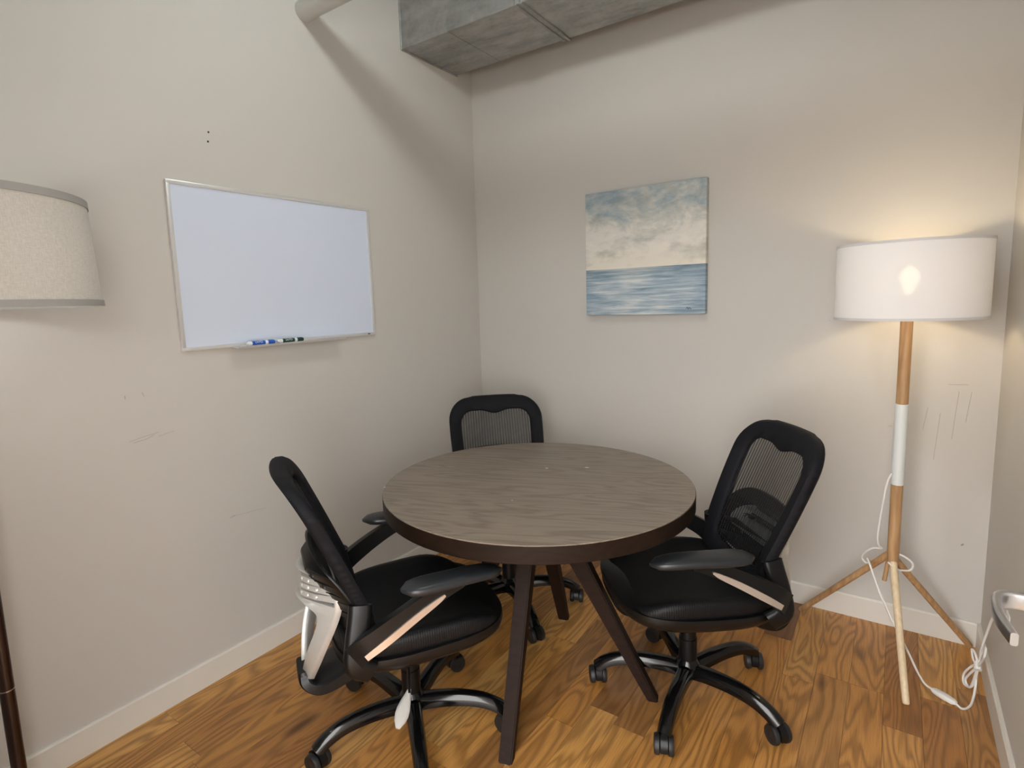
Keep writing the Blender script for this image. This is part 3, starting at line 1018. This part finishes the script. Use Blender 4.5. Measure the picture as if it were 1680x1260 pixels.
# ------------------------------------------------------------------ tripod floor lamp (right)
LX, LY = 2.125, -0.247
lamp = empty('floor_lamp', (LX, LY, 0))
tag(lamp, 'lit floor lamp with white drum shade on a wooden tripod', 'lamp', )
def L(p): return (p[0] - LX, p[1] - LY, p[2])
def cyl(name, z0, z1, r, mat, bev=0.002):
    return link_mesh(name, lathe_mesh(name, [(0.001, z0), (r - bev, z0), (r, z0 + bev), (r, z1 - bev), (r - bev, z1), (0.001, z1)], 28), mat, lamp)
PR = 0.0195
cyl('pole', 0.375, 0.70, PR, 'lampwood')
ws = cyl('pole_sleeve', 0.69, 0.998, PR + 0.0012, 'lampwhite'); ws['label'] = 'white painted pole section'
cyl('pole', 0.998, 1.40, PR, 'lampwood')
for foot, ztop, mat, back in (((2.183, -0.556, 0), 0.385, 'lampwood_pale', 0.010), ((1.803, -0.092, 0), 0.425, 'lampwood', 0.0), ((2.392, -0.036, 0), 0.405, 'lampwood', 0.0)):
    f = Vector(foot); c = Vector((LX, LY, 0)); d = (f - c).normalized()
    a = Vector((LX, LY, ztop)) + d * back
    b = Vector((f.x, f.y, 0.012))
    t = (b - a).normalized()
    bm = bmesh.new()
    tube(bm, [L(a), L(a + t * 0.02), L(b - t * 0.012), L(b - t * 0.003), L(b)], [0.013, 0.013, 0.0115, 0.0105, 0.007], 16)
    link_mesh('tripod_leg', finish(bm, 'tripod_leg'), mat, lamp)
bm = bmesh.new()
tube(bm, [L((LX - 0.012, LY + 0.004, 0.40)), L((LX - 0.022, LY + 0.004, 0.30))], 0.0075, 12)
link_mesh('lower_peg', finish(bm, 'lower_peg'), 'lampwood', lamp)
# shade
SR, SZ0, SZ1 = 0.228, 1.315, 1.580
shade = link_mesh('lamp_shade', lathe_mesh('lamp_shade', [(SR, SZ0), (SR, (SZ0 + SZ1) / 2), (SR, SZ1)], 96, cap=False), 'shade_white', lamp)
for z in (SZ0, SZ1):
    s = 1 if z == SZ0 else -1
    bm = bmesh.new()
    rings = [[Vector((r * cos(2 * pi * k / 96), r * sin(2 * pi * k / 96), zz)) for k in range(96)] for r, zz in ((SR + 0.0015, z - s * 0.002), (SR + 0.0015, z + s * 0.007), (SR - 0.002, z + s * 0.007), (SR - 0.002, z - s * 0.002))]
    loft(bm, rings, closed=True)
    link_mesh('shade_hem', finish(bm, 'shade_hem', 50), 'shade_hem', shade)
bm = bmesh.new()
for k in range(3):
    a = radians(30 + 120 * k)
    tube(bm, [(0.02 * cos(a), 0.02 * sin(a), 1.372), (SR * 0.995 * cos(a), SR * 0.995 * sin(a), 1.372)], 0.0018, 6)
link_mesh('shade_spider', finish(bm, 'shade_spider'), 'steel', shade)
bulb_prof = [(0.001, 0.0), (0.013, 0.0), (0.014, 0.02), (0.022, 0.035), (0.030, 0.055), (0.030, 0.07), (0.022, 0.088), (0.010, 0.097), (0.001, 0.099)]
bb = link_mesh('light_bulb', lathe_mesh('light_bulb', bulb_prof, 24), 'bulb_warm', lamp)
bb.location = (0, 0, 1.40)
add_point('bulb_light', (0, 0, 1.462), RIGHT_W, (1.0, 0.78, 0.47), 0.032, lamp)
# power cord, inline switch and tied bundle
cord_r = 0.0038
bm = bmesh.new()
main = [(2.107, -0.262, 0.735), (2.094, -0.275, 0.70), (2.083, -0.285, 0.60), (2.074, -0.290, 0.50), (2.078, -0.285, 0.455), (2.088, -0.275, 0.44),
        (2.060, -0.270, 0.432), (2.035, -0.262, 0.405), (2.028, -0.245, 0.375), (2.040, -0.250, 0.360), (2.052, -0.268, 0.375), (2.046, -0.285, 0.392), (2.056, -0.31, 0.378),
        (2.09, -0.355, 0.30), (2.14, -0.39, 0.205), (2.185, -0.405, 0.12), (2.215, -0.405, 0.055), (2.238, -0.405, 0.018), (2.262, -0.420, 0.0125)]
tube(bm, [L(p) for p in catmull(main, 6)], cord_r, 8)
tail = [(2.318, -0.459, 0.0125), (2.338, -0.468, 0.004), (2.360, -0.44, 0.004), (2.372, -0.40, 0.018), (2.378, -0.375, 0.06),
        (2.376, -0.362, 0.11), (2.366, -0.335, 0.09), (2.352, -0.305, 0.04), (2.352, -0.322, 0.014), (2.368, -0.36, 0.03), (2.378, -0.375, 0.09),
        (2.378, -0.375, 0.13), (2.372, -0.352, 0.155), (2.366, -0.325, 0.150), (2.370, -0.345, 0.125), (2.378, -0.372, 0.118),
        (2.364, -0.345, 0.07), (2.355, -0.325, 0.03), (2.366, -0.345, 0.018), (2.374, -0.368, 0.07), (2.379, -0.378, 0.12),
        (2.384, -0.415, 0.165), (2.386, -0.445, 0.205), (2.388, -0.440, 0.225), (2.386, -0.415, 0.215), (2.382, -0.388, 0.165), (2.380, -0.376, 0.125),
        (2.388, -0.35, 0.17), (2.398, -0.365, 0.25), (2.404, -0.41, 0.33), (2.408, -0.47, 0.375), (2.412, -0.53, 0.38)]
tube(bm, [L(p) for p in catmull(tail, 6)], cord_r, 8)
loop = [(2.140, -0.236, 0.415), (2.165, -0.240, 0.408), (2.188, -0.235, 0.385), (2.182, -0.232, 0.358), (2.155, -0.250, 0.358), (2.135, -0.272, 0.368), (2.11, -0.272, 0.39)]
tube(bm, [L(p) for p in catmull(loop, 6)], cord_r, 8)
link_mesh('power_cord', finish(bm, 'power_cord', 60), 'cord', lamp)['label'] = 'white power cord tied in a bundle'
bm = bmesh.new()
a, b = Vector((2.258, -0.418, 0.013)), Vector((2.322, -0.462, 0.013))
t = (b - a).normalized(); sd = Vector((-t.y, t.x, 0))
rings = []
for u, wd, hh in ((0, .006, .005), (.12, .011, .009), (.5, .013, .011), (.88, .011, .009), (1, .006, .005)):
    cc = a + (b - a) * u
    rings.append([Vector(L(cc + sd * (wd * supere(2 * pi * j / 16)[0]) + Vector((0, 0, hh * supere(2 * pi * j / 16)[1])))) for j in range(16)])
loft(bm, rings)
link_mesh('cord_switch', finish(bm, 'cord_switch', 60), 'whiteplastic', lamp)
link_mesh('outlet_plate', box_mesh('outlet_plate', (W - 0.004, -0.575, 0.345), (W - 0.0002, -0.525, 0.415), 0.0015, 1), 'whiteplastic', wall_right)
bm = bmesh.new()
bm_box(bm, L((2.396, -0.562, 0.368)), L((W - 0.0042, -0.528, 0.392)), 0.004, 2)
link_mesh('cord_plug', finish(bm, 'cord_plug'), 'whiteplastic', lamp)
bm = bmesh.new()
tube(bm, [L(p) for p in ((2.379, -0.385, 0.112), (2.379, -0.365, 0.130))], 0.011, 10)
link_mesh('cord_tie', finish(bm, 'cord_tie'), 'cord', lamp)

# ------------------------------------------------------------------ dark floor lamp (left edge)
GX, GY = 0.336, -2.446
lamp2 = empty('floor_lamp', (GX, GY, 0))
tag(lamp2, 'floor lamp with oatmeal linen drum shade on a dark brown pole', 'lamp')
link_mesh('lamp_base', lathe_mesh('lamp_base', [(0.001, 0), (0.135, 0), (0.14, 0.006), (0.138, 0.016), (0.10, 0.024), (0.025, 0.03), (0.001, 0.03)], 48), 'espresso', lamp2)
link_mesh('pole', lathe_mesh('pole', [(0.001, 0.025), (0.0155, 0.025), (0.0155, 0.508), (0.001, 0.508)], 28), 'espresso', lamp2)
link_mesh('pole_ring', lathe_mesh('pole_ring', [(0.001, 0.508), (0.0162, 0.508), (0.0162, 0.5105), (0.001, 0.5105)], 28), 'brass', lamp2)
link_mesh('pole', lathe_mesh('pole', [(0.001, 0.5105), (0.0155, 0.5105), (0.0155, 1.47), (0.001, 1.47)], 28), 'espresso', lamp2)
R0, R1, G0, G1 = 0.292, 0.281, 1.445, 1.697
s2 = link_mesh('lamp_shade', lathe_mesh('lamp_shade', [(R0, G0), ((R0 + R1) / 2, (G0 + G1) / 2), (R1, G1)], 96, cap=False), 'shade_linen', lamp2)
for r, z0, z1 in ((R0, G0 - 0.001, G0 + 0.014), (R1, G1 - 0.016, G1 + 0.001)):
    bm = bmesh.new()
    rings = [[Vector((q * cos(2 * pi * k / 96), q * sin(2 * pi * k / 96), zz)) for k in range(96)] for q, zz in ((r + 0.0035, z0), (r + 0.0025, z1), (r - 0.003, z1), (r - 0.002, z0))]
    loft(bm, rings, closed=True)
    link_mesh('shade_trim', finish(bm, 'shade_trim', 50), 'shade_trim', s2)
bm = bmesh.new()
for k in range(3):
    a = radians(15 + 120 * k)
    tube(bm, [(0.012 * cos(a), 0.012 * sin(a), 1.47), (R0 * 0.985 * cos(a), R0 * 0.985 * sin(a), 1.47)], 0.0018, 6)
link_mesh('shade_spider', finish(bm, 'shade_spider'), 'steel', s2)
b2 = link_mesh('light_bulb', lathe_mesh('light_bulb', bulb_prof, 24), 'bulb_cool', lamp2)
b2.location = (0, 0, 1.47)
add_point('bulb_light', (0, 0, 1.535), LEFT_W, (0.92, 1.0, 1.0), 0.032, lamp2)
